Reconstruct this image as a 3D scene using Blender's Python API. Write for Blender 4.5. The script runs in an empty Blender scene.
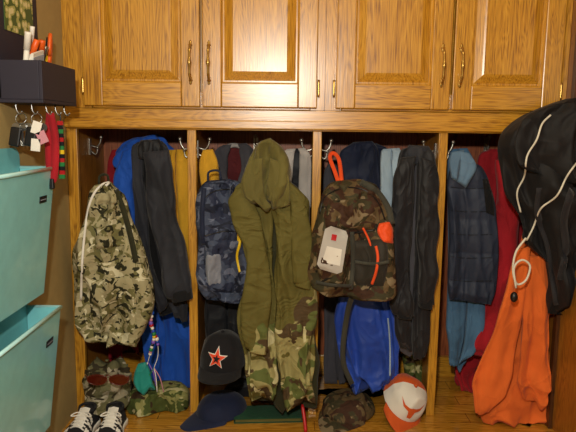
import bpy, bmesh, math, random
from math import radians, sin, cos, pi
from mathutils import Vector, Matrix, noise, Euler
from mathutils.bvhtree import BVHTree
random.seed(7)
V=Vector
scene=bpy.context.scene
try:
    scene.view_settings.view_transform='Standard'
except Exception: pass
F=600.; CAM=V((0,-2.03,1.01))
M3=Matrix.Rotation(radians(81.8),3,'X')@Matrix.Rotation(radians(0.7),3,'Z')
def ray(px,py): return M3@V(((px-288)/F,-(py-216)/F,-1.0))
def at(px,py,y):
    d=ray(px,py); return CAM+d*((y-CAM.y)/d.y)
cd=bpy.data.cameras.new("camera"); cam=bpy.data.objects.new("camera",cd)
scene.collection.objects.link(cam); cam.matrix_world=Matrix.Translation(CAM)@M3.to_4x4()
cd.sensor_width=36; cd.lens=F/576*36; cd.clip_start=0.02
scene.camera=cam

# ---------------------------------------------------------------- materials
def nt(name):
    m=bpy.data.materials.new(name); m.use_nodes=True; t=m.node_tree
    return m,t,t.nodes["Principled BSDF"]
def N(t,k,**kw):
    n=t.nodes.new(k)
    for a,b in kw.items():
        if a in n.inputs: n.inputs[a].default_value=b
        else: setattr(n,a,b)
    return n
def c4(c): return (c[0],c[1],c[2],1.0)
def hx(h):
    h=h.lstrip('#'); r=[int(h[i:i+2],16)/255 for i in (0,2,4)]
    return tuple((x/12.92 if x<=.04045 else ((x+.055)/1.055)**2.4) for x in r)
def ramp(t,stops,mode='LINEAR'):
    n=t.nodes.new('ShaderNodeValToRGB'); r=n.color_ramp; r.interpolation=mode
    while len(r.elements)>1: r.elements.remove(r.elements[-1])
    r.elements[0].position=stops[0][0]; r.elements[0].color=c4(stops[0][1])
    for p,c in stops[1:]:
        e=r.elements.new(p); e.color=c4(c)
    return n
def coords(t,scale,rnd=True):
    tc=N(t,'ShaderNodeTexCoord'); oi=N(t,'ShaderNodeObjectInfo')
    mu=N(t,'ShaderNodeMath',operation='MULTIPLY'); mu.inputs[1].default_value=7.3
    t.links.new(oi.outputs['Random'],mu.inputs[0])
    ad=N(t,'ShaderNodeVectorMath',operation='ADD')
    t.links.new(tc.outputs['Object'],ad.inputs[0])
    if rnd: t.links.new(mu.outputs[0],ad.inputs[1])
    mp=N(t,'ShaderNodeMapping'); mp.inputs['Scale'].default_value=scale
    t.links.new(ad.outputs[0],mp.inputs['Vector'])
    return ad,mp
def oak(name,axis,dark,mid,light,rough=.33,coat=.25,plank=None,cr_=.3):
    m,t,b=nt(name)
    def sc(a,c):
        s=[a,a,a]; s['xyz'.index(axis)]=c; return tuple(s)
    ad,mp=coords(t,sc(12,1.3))
    n1=N(t,'ShaderNodeTexNoise',Scale=1.0,Detail=3.0,Distortion=.5); t.links.new(mp.outputs[0],n1.inputs['Vector'])
    mul=N(t,'ShaderNodeMath',operation='MULTIPLY'); mul.inputs[1].default_value=30
    t.links.new(n1.outputs['Fac'],mul.inputs[0])
    fr=N(t,'ShaderNodeMath',operation='PINGPONG'); fr.inputs[1].default_value=.5
    t.links.new(mul.outputs[0],fr.inputs[0])
    dbl=N(t,'ShaderNodeMath',operation='MULTIPLY'); dbl.inputs[1].default_value=2
    t.links.new(fr.outputs[0],dbl.inputs[0])
    mp2=N(t,'ShaderNodeMapping'); mp2.inputs['Scale'].default_value=sc(360,12); t.links.new(ad.outputs[0],mp2.inputs['Vector'])
    n2=N(t,'ShaderNodeTexNoise',Scale=1.0,Detail=3.0); t.links.new(mp2.outputs[0],n2.inputs['Vector'])
    mixf=N(t,'ShaderNodeMath',operation='MULTIPLY_ADD'); mixf.inputs[1].default_value=.20
    t.links.new(dbl.outputs[0],mixf.inputs[0])
    s2=N(t,'ShaderNodeMath',operation='MULTIPLY'); s2.inputs[1].default_value=1.0
    t.links.new(n2.outputs['Fac'],s2.inputs[0]); t.links.new(s2.outputs[0],mixf.inputs[2])
    r=ramp(t,[(.34,dark),(.58,mid),(.84,light)]); t.links.new(mixf.outputs[0],r.inputs[0])
    out=r.outputs[0]
    if plank:
        tc=N(t,'ShaderNodeTexCoord'); br=N(t,'ShaderNodeTexBrick',Scale=1.0)
        br.inputs['Brick Width'].default_value=1.1; br.inputs['Row Height'].default_value=.07
        br.inputs['Mortar Size'].default_value=.0012
        br.inputs['Color1'].default_value=(.8,.8,.8,1); br.inputs['Color2'].default_value=(1,1,1,1); br.inputs['Mortar'].default_value=(.25,.2,.15,1)
        t.links.new(tc.outputs['Object'],br.inputs['Vector'])
        mx=N(t,'ShaderNodeMix',data_type='RGBA',blend_type='MULTIPLY'); mx.inputs[0].default_value=1
        t.links.new(out,mx.inputs[6]); t.links.new(br.outputs['Color'],mx.inputs[7]); out=mx.outputs[2]
    t.links.new(out,b.inputs['Base Color'])
    b.inputs['Roughness'].default_value=rough; b.inputs['Coat Weight'].default_value=coat; b.inputs['Coat Roughness'].default_value=cr_
    bp=N(t,'ShaderNodeBump',Strength=.12,Distance=.002); t.links.new(mixf.outputs[0],bp.inputs['Height']); t.links.new(bp.outputs[0],b.inputs['Normal'])
    return m
OD,OM,OL=hx('#80500f'),hx('#bc841f'),hx('#d29c34')
oakV=oak("oak_vertical",'z',OD,OM,OL,.3,1.0); oakH=oak("oak_horizontal",'x',OD,OM,OL,.3,1.0)
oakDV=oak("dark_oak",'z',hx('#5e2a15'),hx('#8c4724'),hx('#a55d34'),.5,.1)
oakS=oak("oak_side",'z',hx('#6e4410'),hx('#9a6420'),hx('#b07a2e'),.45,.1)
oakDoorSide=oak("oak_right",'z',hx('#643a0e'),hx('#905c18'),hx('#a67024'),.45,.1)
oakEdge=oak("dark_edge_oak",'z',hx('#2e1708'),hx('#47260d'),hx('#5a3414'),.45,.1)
oakF=oak("oak_floor",'x',hx('#80500f'),hx('#c28628'),hx('#dca040'),.2,.8,plank=True,cr_=.12)

def creases(t,src,strength,scale,dist=.02):
    """ridged wrinkle bump: sharp creases like folded cloth"""
    w=N(t,'ShaderNodeTexNoise',Scale=float(scale),Detail=2.0,Distortion=1.0); t.links.new(src,w.inputs['Vector'])
    s=N(t,'ShaderNodeMath',operation='SUBTRACT'); s.inputs[1].default_value=.5; t.links.new(w.outputs['Fac'],s.inputs[0])
    a=N(t,'ShaderNodeMath',operation='ABSOLUTE'); t.links.new(s.outputs[0],a.inputs[0])
    q=N(t,'ShaderNodeMath',operation='POWER'); q.inputs[1].default_value=.75; t.links.new(a.outputs[0],q.inputs[0])
    g=N(t,'ShaderNodeMath',operation='MULTIPLY'); g.inputs[1].default_value=-1.6; t.links.new(q.outputs[0],g.inputs[0])
    ad=N(t,'ShaderNodeMath',operation='ADD'); t.links.new(g.outputs[0],ad.inputs[0]); t.links.new(w.outputs['Fac'],ad.inputs[1])
    bp=N(t,'ShaderNodeBump',Strength=strength,Distance=dist); t.links.new(ad.outputs[0],bp.inputs['Height'])
    return bp
def fabric(name,col,var=.25,rough=.85,wr=.45,wscale=9,sheen=.1,spec=.3):
    m,t,b=nt(name); ad,mp=coords(t,(1,1,.6))
    n=N(t,'ShaderNodeTexNoise',Scale=9.0,Detail=4.0); t.links.new(mp.outputs[0],n.inputs['Vector'])
    r=ramp(t,[(.3,tuple(x*(1-var) for x in col)),(.7,tuple(min(1,x*(1+var)) for x in col))]); t.links.new(n.outputs['Fac'],r.inputs[0])
    t.links.new(r.outputs[0],b.inputs['Base Color'])
    b.inputs['Roughness'].default_value=rough; b.inputs['Specular IOR Level'].default_value=spec
    b.inputs['Sheen Weight'].default_value=sheen
    bp=creases(t,mp.outputs[0],wr,wscale)
    f=N(t,'ShaderNodeTexNoise',Scale=700.0,Detail=1.0); t.links.new(ad.outputs[0],f.inputs['Vector'])
    bp2=N(t,'ShaderNodeBump',Strength=.25,Distance=.001); t.links.new(f.outputs['Fac'],bp2.inputs['Height']); t.links.new(bp.outputs[0],bp2.inputs['Normal'])
    t.links.new(bp2.outputs[0],b.inputs['Normal'])
    return m
def camo(name,base,layers,rough=.8,wr=.45,stretch=(1,1,1.2),plainz=None,xk=0.,dist=1.3):
    """layers: (colour, threshold, scale); plainz keeps cloth above that height plain"""
    m,t,b=nt(name); ad,mp=coords(t,stretch)
    src=mp.outputs[0]; cur=None
    if plainz:
        ge=N(t,'ShaderNodeNewGeometry'); sx=N(t,'ShaderNodeSeparateXYZ'); t.links.new(ge.outputs['Position'],sx.inputs[0])
        zn=N(t,'ShaderNodeTexNoise',Scale=9.0,Detail=1.0); t.links.new(ge.outputs['Position'],zn.inputs['Vector'])
        za=N(t,'ShaderNodeMath',operation='MULTIPLY_ADD'); za.inputs[1].default_value=.34; t.links.new(zn.outputs['Fac'],za.inputs[0]); t.links.new(sx.outputs['Z'],za.inputs[2])
        zb_=N(t,'ShaderNodeMath',operation='MULTIPLY_ADD'); zb_.inputs[1].default_value=-xk; t.links.new(sx.outputs['X'],zb_.inputs[0]); t.links.new(za.outputs[0],zb_.inputs[2])
        zm=N(t,'ShaderNodeMath',operation='LESS_THAN'); zm.inputs[1].default_value=plainz+.17; t.links.new(zb_.outputs[0],zm.inputs[0])
    for i,(c,th,s) in enumerate(layers):
        of=N(t,'ShaderNodeVectorMath',operation='ADD'); of.inputs[1].default_value=(i*3.7,i*1.9,i*5.1)
        t.links.new(src,of.inputs[0])
        n=N(t,'ShaderNodeTexNoise',Scale=float(s),Detail=2.0,Distortion=float(dist)); t.links.new(of.outputs[0],n.inputs['Vector'])
        g=N(t,'ShaderNodeMapRange'); g.inputs['From Min'].default_value=th-.008; g.inputs['From Max'].default_value=th+.008
        t.links.new(n.outputs['Fac'],g.inputs['Value']); fo=g.outputs[0]
        if plainz:
            mm=N(t,'ShaderNodeMath',operation='MULTIPLY'); t.links.new(fo,mm.inputs[0]); t.links.new(zm.outputs[0],mm.inputs[1]); fo=mm.outputs[0]
        mx=N(t,'ShaderNodeMix',data_type='RGBA'); t.links.new(fo,mx.inputs[0])
        if cur: t.links.new(cur,mx.inputs[6])
        else: mx.inputs[6].default_value=c4(base)
        mx.inputs[7].default_value=c4(c); cur=mx.outputs[2]
    t.links.new(cur,b.inputs['Base Color']); b.inputs['Roughness'].default_value=rough; b.inputs['Specular IOR Level'].default_value=.25
    bp=creases(t,src,wr,9); t.links.new(bp.outputs[0],b.inputs['Normal'])
    return m
def plain(name,col,rough=.5,metal=0.,coat=0.):
    m,t,b=nt(name)
    tc=N(t,'ShaderNodeTexCoord'); n=N(t,'ShaderNodeTexNoise',Scale=30.0,Detail=2.0); t.links.new(tc.outputs['Object'],n.inputs['Vector'])
    r=ramp(t,[(.3,tuple(x*.95 for x in col)),(.7,tuple(min(1,x*1.04) for x in col))]); t.links.new(n.outputs['Fac'],r.inputs[0]); t.links.new(r.outputs[0],b.inputs['Base Color'])
    b.inputs['Roughness'].default_value=rough; b.inputs['Metallic'].default_value=metal; b.inputs['Coat Weight'].default_value=coat
    return m
wallM=plain("wall_paint",hx('#a8905a'),.85)
ceilM=plain("ceiling_paint",hx('#cfc4a8'),.9)
brass=plain("antique_brass",hx('#c09a50'),.25,.85)
brassB=plain("brushed_nickel",hx('#a8a49a'),.3,.9)
steel=plain("steel",hx('#9a9a98'),.3,.95)
navyWood=plain("navy_painted_wood",hx('#232030'),.65)
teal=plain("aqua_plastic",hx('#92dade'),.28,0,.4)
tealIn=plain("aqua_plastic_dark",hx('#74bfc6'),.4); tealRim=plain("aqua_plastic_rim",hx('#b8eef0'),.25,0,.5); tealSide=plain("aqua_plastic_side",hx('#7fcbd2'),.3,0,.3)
white=plain("white",hx('#e8e4da'),.55); black=plain("black_plastic",hx('#111114'),.4)
shoeblk=plain("black_suede",hx('#17161a'),.8)
orangeP=plain("orange_plastic",hx('#e8601c'),.4); redP=plain("red_plastic",hx('#b3161a'),.4); starR=plain("red_orange_thread",hx('#e0441c'),.7)
greenP=plain("green",hx('#1f7a3a'),.5); blueP=plain("blue",hx('#1e4fb0'),.4); yellowP=plain("yellow",hx('#ecc41e'),.4)
purpleP=plain("purple",hx('#7c55b8'),.4); pinkP=plain("pink",hx('#c88a98'),.4)
lens=plain("dark_red_lens",hx('#4a0e08'),.08,0,.8); redlens=plain("amber_frame",hx('#5a1c10'),.25,0,.6)

f_blue=fabric("blue_fabric",hx('#1d56bc'),.2,.75)
f_red=fabric("red_fabric",hx('#8e1420'),.25); f_crim=fabric("crimson_fabric",hx('#a01622'),.25)
f_black=fabric("black_fabric",hx('#17181d'),.3,.6); f_black2=fabric("black_canvas",hx('#141315'),.06,.7,.3,5,.03,.3)
f_char=fabric("charcoal_fabric",hx('#22242c'),.3,.7); f_in=fabric("dark_lining",hx('#0c0c10'),.2,.9)
f_yel=fabric("gold_fabric",hx('#d29e28'),.25)
f_navy=fabric("navy_fabric",hx('#182038'),.25,.7); f_vest=fabric("vest_nylon",hx('#2a3244'),.12,.6,.25,10,.02)
f_slate=fabric("slate_fleece",hx('#5b7894'),.2)
f_rib=fabric("ribbed_cuff",hx('#0e0f13'),.2,.9,.2)
f_lblue=fabric("light_blue_fabric",hx('#9fb4c6'),.2); f_denim=fabric("denim",hx('#456a8c'),.3)
f_royal=fabric("royal_blue_fabric",hx('#2447a8'),.2,.5)
f_olive=fabric("olive_fabric",hx('#5f582a'),.18,.8,.5); f_olived=fabric("dark_olive_fabric",hx('#2c2c17'),.2,.8)
f_gray=fabric("grey_fleece",hx('#a8a3a0'),.2); f_dgray=fabric("dark_grey_fabric",hx('#4a484e'),.2)
f_maroon=fabric("maroon_fabric",hx('#5a1f22'),.2)
f_orange=fabric("orange_fabric",hx('#d9682c'),.14,.85,.45,6,.08,.15)
f_white=fabric("white_fabric",hx('#dcd8cf'),.08,.8,.15); f_burnt=fabric("burnt_orange_fabric",hx('#c8531a'),.12,.8,.15)
f_capblack=fabric("cap_black",hx('#131217'),.2,.85,.1); f_capnavy=fabric("cap_navy",hx('#1c2440'),.2,.8,.15)
f_teal=fabric("teal_fabric",hx('#1f8a80'),.2,.6); f_strap=fabric("webbing",hx('#3c3c34'),.2,.8,.1); f_bstrap=fabric("black_webbing",hx('#232226'),.1,.8,.1)
f_mesh=fabric("dark_mesh",hx('#2b2720'),.3,.7,.5)
f_green=fabric("green_cover",hx('#14472c'),.2,.6,.1)
f_win=fabric("mesh_window",hx('#8b8f9c'),.25,.5,.3); f_tag=fabric("tag_fabric",hx('#aeaaa4'),.12,.5,.2)
f_orangeS=fabric("orange_webbing",hx('#e8501c'),.1,.6,.05)
c_tan=camo("tan_leaf_camo",hx('#a39a76'),[(hx('#6e6a42'),.53,14),(hx('#2c2b1a'),.58,17),(hx('#cfc8a6'),.62,18)],dist=2.0)
c_wood=camo("woodland_camo",hx('#8b8a54'),[(hx('#4a5428'),.48,11),(hx('#b5ae80'),.62,13),(hx('#3b2c1a'),.6,12),(hx('#1c1e14'),.66,14)])
c_parka=camo("olive_to_camo",hx('#5f582a'),[(hx('#99915f'),.38,8),(hx('#5c6434'),.50,8),(hx('#4c3c26'),.58,9),(hx('#bcb488'),.63,9),(hx('#262a18'),.68,10)],wr=.5,plainz=.41,xk=1.1)
c_brown=camo("brown_woodland_camo",hx('#5e4d33'),[(hx('#3c3724'),.5,12),(hx('#7e6e54'),.6,14),(hx('#3e281c'),.56,14),(hx('#1d1912'),.64,16)])
c_cap=camo("faded_camo",hx('#a0967c'),[(hx('#6c6848'),.48,12),(hx('#c0b69c'),.6,14),(hx('#3e3626'),.58,13)])
c_grey=camo("grey_blue_camo",hx('#434c62'),[(hx('#2a3046'),.5,13),(hx('#636a80'),.6,16),(hx('#1c2132'),.6,15)],.7)

# ---------------------------------------------------------------- mesh helpers
WB={}; BV={}
def finish(ob,label,cat,group,kind):
    if label: ob["label"]=label
    if cat: ob["category"]=cat
    if group: ob["group"]=group
    if kind: ob["kind"]=kind
def mk(name,verts,faces,mats,parent=None,label=None,cat=None,group=None,kind=None,smooth=True,midx=None,bevel=0):
    verts=[V(v) for v in verts]
    lo=V([min(v[i] for v in verts) for i in range(3)]); hi=V([max(v[i] for v in verts) for i in range(3)])
    base=V(((lo.x+hi.x)/2,(lo.y+hi.y)/2,lo.z))
    me=bpy.data.meshes.new(name); me.from_pydata([v-base for v in verts],[],faces)
    bm=bmesh.new(); bm.from_mesh(me); bmesh.ops.recalc_face_normals(bm,faces=bm.faces); bm.to_mesh(me); bm.free()
    if not isinstance(mats,(list,tuple)): mats=[mats]
    for m in mats: me.materials.append(m)
    if midx:
        for p,i in zip(me.polygons,midx): p.material_index=i
    if smooth:
        for p in me.polygons: p.use_smooth=True
    ob=bpy.data.objects.new(name,me); scene.collection.objects.link(ob)
    ob.location=base
    if parent: ob.parent=parent; ob.location=base-WB[parent]
    WB[ob]=base; BV[ob]=BVHTree.FromPolygons(verts,faces)
    if bevel:
        md=ob.modifiers.new("bevel",'BEVEL'); md.width=bevel; md.segments=2; md.limit_method='ANGLE'
    finish(ob,label,cat,group,kind)
    return ob
def empty(name,pos,label,cat,group=None,parent=None):
    e=bpy.data.objects.new(name,None); scene.collection.objects.link(e); e.empty_display_size=.05
    pos=V(pos); e.location=pos
    if parent: e.parent=parent; e.location=pos-WB[parent]
    WB[e]=pos; finish(e,label,cat,group,None); return e
def boxes(bs):
    vs=[];fs=[]
    for (x0,y0,z0,x1,y1,z1) in bs:
        o=len(vs)
        vs+=[V((x,y,z)) for z in (z0,z1) for y in (y0,y1) for x in (x0,x1)]
        fs+=[tuple(o+i for i in f) for f in [(0,2,3,1),(4,5,7,6),(0,1,5,4),(2,6,7,3),(0,4,6,2),(1,3,7,5)]]
    return vs,fs
def box(name,b,mat,parent=None,bevel=.002,**kw):
    vs,fs=boxes([b]); return mk(name,vs,fs,mat,parent,smooth=False,bevel=bevel,**kw)
def cr(a,b,c,d,t):
    return [0.5*((2*q)+(-p+r)*t+(2*p-5*q+4*r-s)*t*t+(-p+3*q-3*r+s)*t**3) for p,q,r,s in zip(a,b,c,d)]
def spline(P,n):
    P=[list(map(float,p)) for p in P]
    if len(P)==2: return [[a+(b-a)*i/(n-1) for a,b in zip(*P)] for i in range(n)]
    E=[[2*a-b for a,b in zip(P[0],P[1])]]+P+[[2*a-b for a,b in zip(P[-1],P[-2])]]
    out=[]
    for i in range(n):
        u=i/(n-1)*(len(P)-1); k=min(int(u),len(P)-2); out.append(cr(E[k],E[k+1],E[k+2],E[k+3],u-k))
    return out
def tube_geo(pts,r,seg=8,rf=None):
    pts=[V(p) for p in pts]; n=len(pts); vs=[];fs=[]
    up=V((0.13,0.2,1)).normalized()
    for i,p in enumerate(pts):
        t=(pts[min(i+1,n-1)]-pts[max(i-1,0)]); t=t.normalized() if t.length>1e-9 else V((0,0,1))
        a=up-t*up.dot(t)
        if a.length<1e-3: a=V((1,0,0))-t*t.x
        a.normalize(); up=a; b=t.cross(a); rr=r*(rf(i/(n-1)) if rf else 1)
        for k in range(seg):
            q=2*pi*k/seg; vs.append(p+a*cos(q)*rr+b*sin(q)*rr)
    for i in range(n-1):
        for k in range(seg):
            k2=(k+1)%seg; fs.append((i*seg+k,i*seg+k2,(i+1)*seg+k2,(i+1)*seg+k))
    fs.append(tuple(range(seg))); fs.append(tuple((n-1)*seg+k for k in range(seg)))
    return vs,fs
def tube(name,pts,r,mat,parent=None,n=None,rf=None,**kw):
    if n: pts=spline(pts,n)
    vs,fs=tube_geo(pts,r,8,rf); return mk(name,vs,fs,mat,parent,**kw)
def ribbon(name,pts,w,mat,parent=None,n=24,th=.0025,face=V((0,-1,0)),**kw):
    pts=[V(p) for p in spline(pts,n)]; vs=[];fs=[]
    for i,p in enumerate(pts):
        t=(pts[min(i+1,n-1)]-pts[max(i-1,0)]).normalized(); s=t.cross(face)
        if s.length<1e-3: s=V((1,0,0))
        s.normalize(); nn=s.cross(t).normalized()
        for a,b in ((-1,-1),(1,-1),(1,1),(-1,1)): vs.append(p+s*a*w/2+nn*b*th/2)
    for i in range(n-1):
        for k in range(4):
            k2=(k+1)%4; fs.append((i*4+k,i*4+k2,(i+1)*4+k2,(i+1)*4+k))
    fs+= [(0,1,2,3),tuple((n-1)*4+k for k in range(4))]
    return mk(name,vs,fs,mat,parent,**kw)
def sgp(v,p): return math.copysign(abs(v)**p,v)
def ridge(n): return max(-.8,1-(abs(n)*3.4)**.75)
def loft(name,rows,y,hd,mat,parent=None,seed=0.,fold=.016,K=2.6,nr=90,ns=120,pw=.7,captop=.5,capbot=0.12,quilt=0,qd=.18,hw=.45,ragged=0.,edge=1.,lean=0.,form=.5,**kw):
    """closed draped cloth volume: rows = (xl,yl,xr,yr[,depth factor[,depth offset]])"""
    R=[]
    for r in rows:
        r=list(r)
        while len(r)<6: r.append(1.0 if len(r)==4 else 0.0)
        R.append(r)
    S=spline(R,nr); vs=[];fs=[]
    Lm=(at(S[0][0],S[0][1],y)-at(S[-1][0],S[-1][1],y)).length
    nz=noise.noise
    for k,(xl,yl,xr,yr,hm,yo) in enumerate(S):
        v=k/(nr-1); m=v*Lm
        A=at(xl,yl,y+yo); B=at(xr,yr,y+yo); c=(A+B)/2; w=(B-A)/2
        wl=w.length; wn=w.normalized(); h=hd*hm
        tt=min(1,v/.1+1e-6); h*=captop+(1-captop)*sin(tt*pi/2)
        tb=min(1,(1-v)/.08+1e-6); h*=capbot+(1-capbot)*sin(tb*pi/2) if capbot<1 else 1
        h=min(h,wl*.95+.004)
        if quilt: h*= 1-qd+qd*abs(sin(v*pi*quilt))**.55
        amp=fold*min(1,wl/.07)*(.45+.75*v)*(1 if tb>=1 else .6+.4*tb)
        for j in range(ns):
            a=2*pi*j/ns; cx=sgp(cos(a),pw); sy=sgp(sin(a),pw)
            p=c+w*cx+V((0,h*sy,0))
            warp=.5*nz(V((m*4+seed,cx*1.2,seed*2)))
            Kx=K*min(1.3,wl/.07)
            U=cx*Kx*.8+warp+lean*m+seed*3.1; sy2=sy*min(.35,h*9)
            r1=ridge(nz(V((U*1.15,m*1.5+seed,sy2+seed))))
            r2=ridge(nz(V((U*.55+m*5,m*2.2-U*.35+seed*2,sy2))))
            r3=ridge(nz(V((U*.55-m*6,m*2.2+U*.35-seed,sy2+9))))
            r4=ridge(nz(V((U*.9+m*9,m*7+seed*3,sy2+4))))
            n3=nz(V((cx*wl*20+seed,m*18,sy*h*25+seed*2)))
            n5=nz(V((cx*1.1+seed*4,m*3.5,sy2+7)))
            f=r1*.62*(1-hw)+(r2+r3)*.42*(.35+hw)+r4*.20*(.1+hw)+n3*.08+n5*form*1.4-.25
            th=min(1,h/.035)
            rad=V((0,sy*f*amp*.6*th,0))+wn*cx*f*amp*.25
            co=V((0,-f*amp*(.55+.5*(1-th))*(1-abs(cx)**3*th),0))
            eg=wn*math.copysign(abs(cx)**2,cx)*amp*.8*edge*(nz(V((m*9,seed+(3 if cx>0 else -3)*min(1,abs(cx)*2),1.7)))*1.7)
            p=p+rad+co+eg
            if ragged and v>.7:
                p.z+=ragged*((v-.7)/.3)*nz(V((U*1.1,seed,4.4)))*1.8
            vs.append(p)
    for k in range(nr-1):
        for j in range(ns):
            j2=(j+1)%ns; fs.append((k*ns+j,k*ns+j2,(k+1)*ns+j2,(k+1)*ns+j))
    for k in (0,nr-1):
        c=sum((vs[k*ns+j] for j in range(ns)),V())/ns; vs.append(c); o=len(vs)-1
        for j in range(ns): fs.append((k*ns+j,k*ns+(j+1)%ns,o))
    for p in vs: p.z=max(p.z,.003)
    return mk(name,vs,fs,mat,parent,**kw)
def sleeve(rows,y,hd,mat,parent,seed,cuff=None,name="sleeve",**kw):
    a=dict(fold=.018,K=1.4,hw=.9,nr=60,ns=60,edge=1.2,capbot=.7); a.update(kw)
    s=loft(name,rows,y,hd,mat,parent,seed=seed,**a)
    if cuff:
        r=rows[-1]; q=rows[-2]; k=.16
        top=tuple(r[i]+(q[i]-r[i])*k for i in range(4)); bot=tuple(r[i]-(q[i]-r[i])*k*.6 for i in range(4))
        loft("cuff",[(top[0]+1,top[1],top[2]-1,top[3]),(bot[0]+2,bot[1],bot[2]-2,bot[3])],y,hd*.95,cuff,s,seed=seed,fold=.001,nr=12,ns=60,capbot=.8,captop=.9,edge=0,form=0)
    return s
def garment(name,rows,y,mat,seed,label,cat,lining=None,s0=.5,s1=.5,gap=(.03,.10),hd=.012,dy=.030,fold=.036,K=1.9,ragged=.035,hw=.35,edge=.8,lean=0.,form=.6):
    """open garment: thin back sheet plus two separately draped front panels"""
    root=loft(name,rows,y,hd,lining or mat,None,seed=seed,fold=fold*.7,K=K,ragged=ragged,hw=hw,edge=edge*.6,lean=lean,form=form,pw=.5,label=label,cat=cat)
    n=len(rows); L=[];R=[]
    for i,r in enumerate(rows):
        v=i/(n-1); s=s0+(s1-s0)*v; g=gap[0]+(gap[1]-gap[0])*v
        xl,yl,xr,yr=r[:4]
        a=s-g/2; b=s+g/2
        L.append((xl-1,yl,xl+(xr-xl)*a,yl+(yr-yl)*a)); R.append((xl+(xr-xl)*b,yl+(yr-yl)*b,xr+1,yr))
    for q,(rw,sd,oy) in enumerate(((L,seed+21,0),(R,seed+33,-.008))):
        loft("front_panel",rw,y-dy+oy,hd,mat,root,seed=sd,fold=fold,K=K*.9,ragged=ragged,hw=hw,edge=edge,lean=lean,form=form,pw=.5,ns=90)
    return root
def on(ob,px,py,off=.002,fy=None):
    d=ray(px,py).normalized(); h=BV[ob].ray_cast(CAM,d)
    if h[0] is None:
        p=BV[ob].find_nearest(at(px,py,fy if fy is not None else WB[ob].y-.03)); return p[0]+V((0,-off,0))
    return h[0]-d*off
def tubeon(name,ob,pts,r,mat,parent=None,n=24,off=None,**kw):
    P=[on(ob,a,b,(off if off is not None else r*.4)) for a,b in spline(pts,n)]
    for _ in range(2): P=[P[0]]+[(P[i-1]+P[i]*2+P[i+1])/4 for i in range(1,n-1)]+[P[-1]]
    vs,fs=tube_geo(P,r,7); return mk(name,vs,fs,mat,parent or ob,**kw)
def ribon(name,ob,pts,w,mat,parent=None,n=20,off=.003,**kw):
    P=[on(ob,a,b,off) for a,b in spline(pts,n)]
    return ribbon(name,P,w,mat,parent or ob,n=n,**kw)
def patch(name,ob,rows,bulge,mat,parent=None,nx=20,ny=20,off=.002,**kw):
    S=spline(rows,ny); vs=[];fs=[]
    for j,(xl,yl,xr,yr) in enumerate(S):
        for i in range(nx):
            u=i/(nx-1); v=j/(ny-1)
            e=min(1,min(u,1-u)*6)*min(1,min(v,1-v)*6)
            q=.003*noise.noise(V((u*5,v*5,WB[ob].x*9+rows[0][0])))
            vs.append(on(ob,xl+(xr-xl)*u,yl+(yr-yl)*u,(-.004 if e==0 else off+q+bulge*sin(e*pi/2))))
    for j in range(ny-1):
        for i in range(nx-1): a=j*nx+i; fs.append((a,a+1,a+nx+1,a+nx))
    return mk(name,vs,fs,mat,parent or ob,**kw)
def decal(name,ob,poly,mat,parent=None,off=.0022,**kw):
    bm=bmesh.new(); vv=[bm.verts.new((a,b,0)) for a,b in poly]
    es=[bm.edges.new((vv[i],vv[(i+1)%len(vv)])) for i in range(len(vv))]
    bmesh.ops.triangle_fill(bm,edges=es,use_beauty=True)
    bmesh.ops.subdivide_edges(bm,edges=bm.edges[:],cuts=2,use_grid_fill=False)
    bmesh.ops.triangulate(bm,faces=bm.faces[:])
    bm.verts.index_update(); vs=[on(ob,v.co.x,v.co.y,off) for v in bm.verts]; fs=[tuple(v.index for v in f.verts) for f in bm.faces]; bm.free()
    return mk(name,vs,fs,mat,parent or ob,**kw)
def lathe(prof,seg=16):
    vs=[];fs=[]
    for r,z in prof:
        for k in range(seg): a=2*pi*k/seg; vs.append(V((r*cos(a),r*sin(a),z)))
    for i in range(len(prof)-1):
        for k in range(seg): k2=(k+1)%seg; fs.append((i*seg+k,i*seg+k2,(i+1)*seg+k2,(i+1)*seg+k))
    fs.append(tuple(range(seg))); fs.append(tuple((len(prof)-1)*seg+k for k in range(seg)))
    return vs,fs
def xf(vs,M): return [M@V(v) for v in vs]
def join(*g):
    vs=[];fs=[]
    for a,b in g:
        o=len(vs); vs+=list(a); fs+=[tuple(i+o for i in f) for f in b]
    return vs,fs
def ball(c,r,seg=10):
    return (lambda g:(xf(g[0],Matrix.Translation(c)),g[1]))(lathe([(max(r*sin(pi*i/8),r*.02),-r*cos(pi*i/8)) for i in range(9)],seg))

# ---------------------------------------------------------------- setting
XL=at(66,130,0).x; XR=at(564,130,0).x; YB=.38
zRail0=at(288,131,0).z; zTopRail=at(288,108,0).z
WT=2.35
def st(n,b,m): return box(n,b,m,bevel=0,kind="structure")
fl=st("floor",(-1.6,-3.4,-.05,1.8,.5,0),oakF)
st("ceiling",(-1.6,-3.4,WT,1.8,.5,WT+.05),ceilM)
st("wall_back",(-1.6,YB+.02,0,1.8,YB+.1,WT),wallM)
st("wall_left",(XL-.08,-2.6,0,XL-.001,YB+.02,WT),wallM)
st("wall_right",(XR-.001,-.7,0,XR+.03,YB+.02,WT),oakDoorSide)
st("trim_1",(XR-.014,-.085,0,XR-.0015,-.060,WT-.2),oakEdge)

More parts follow.
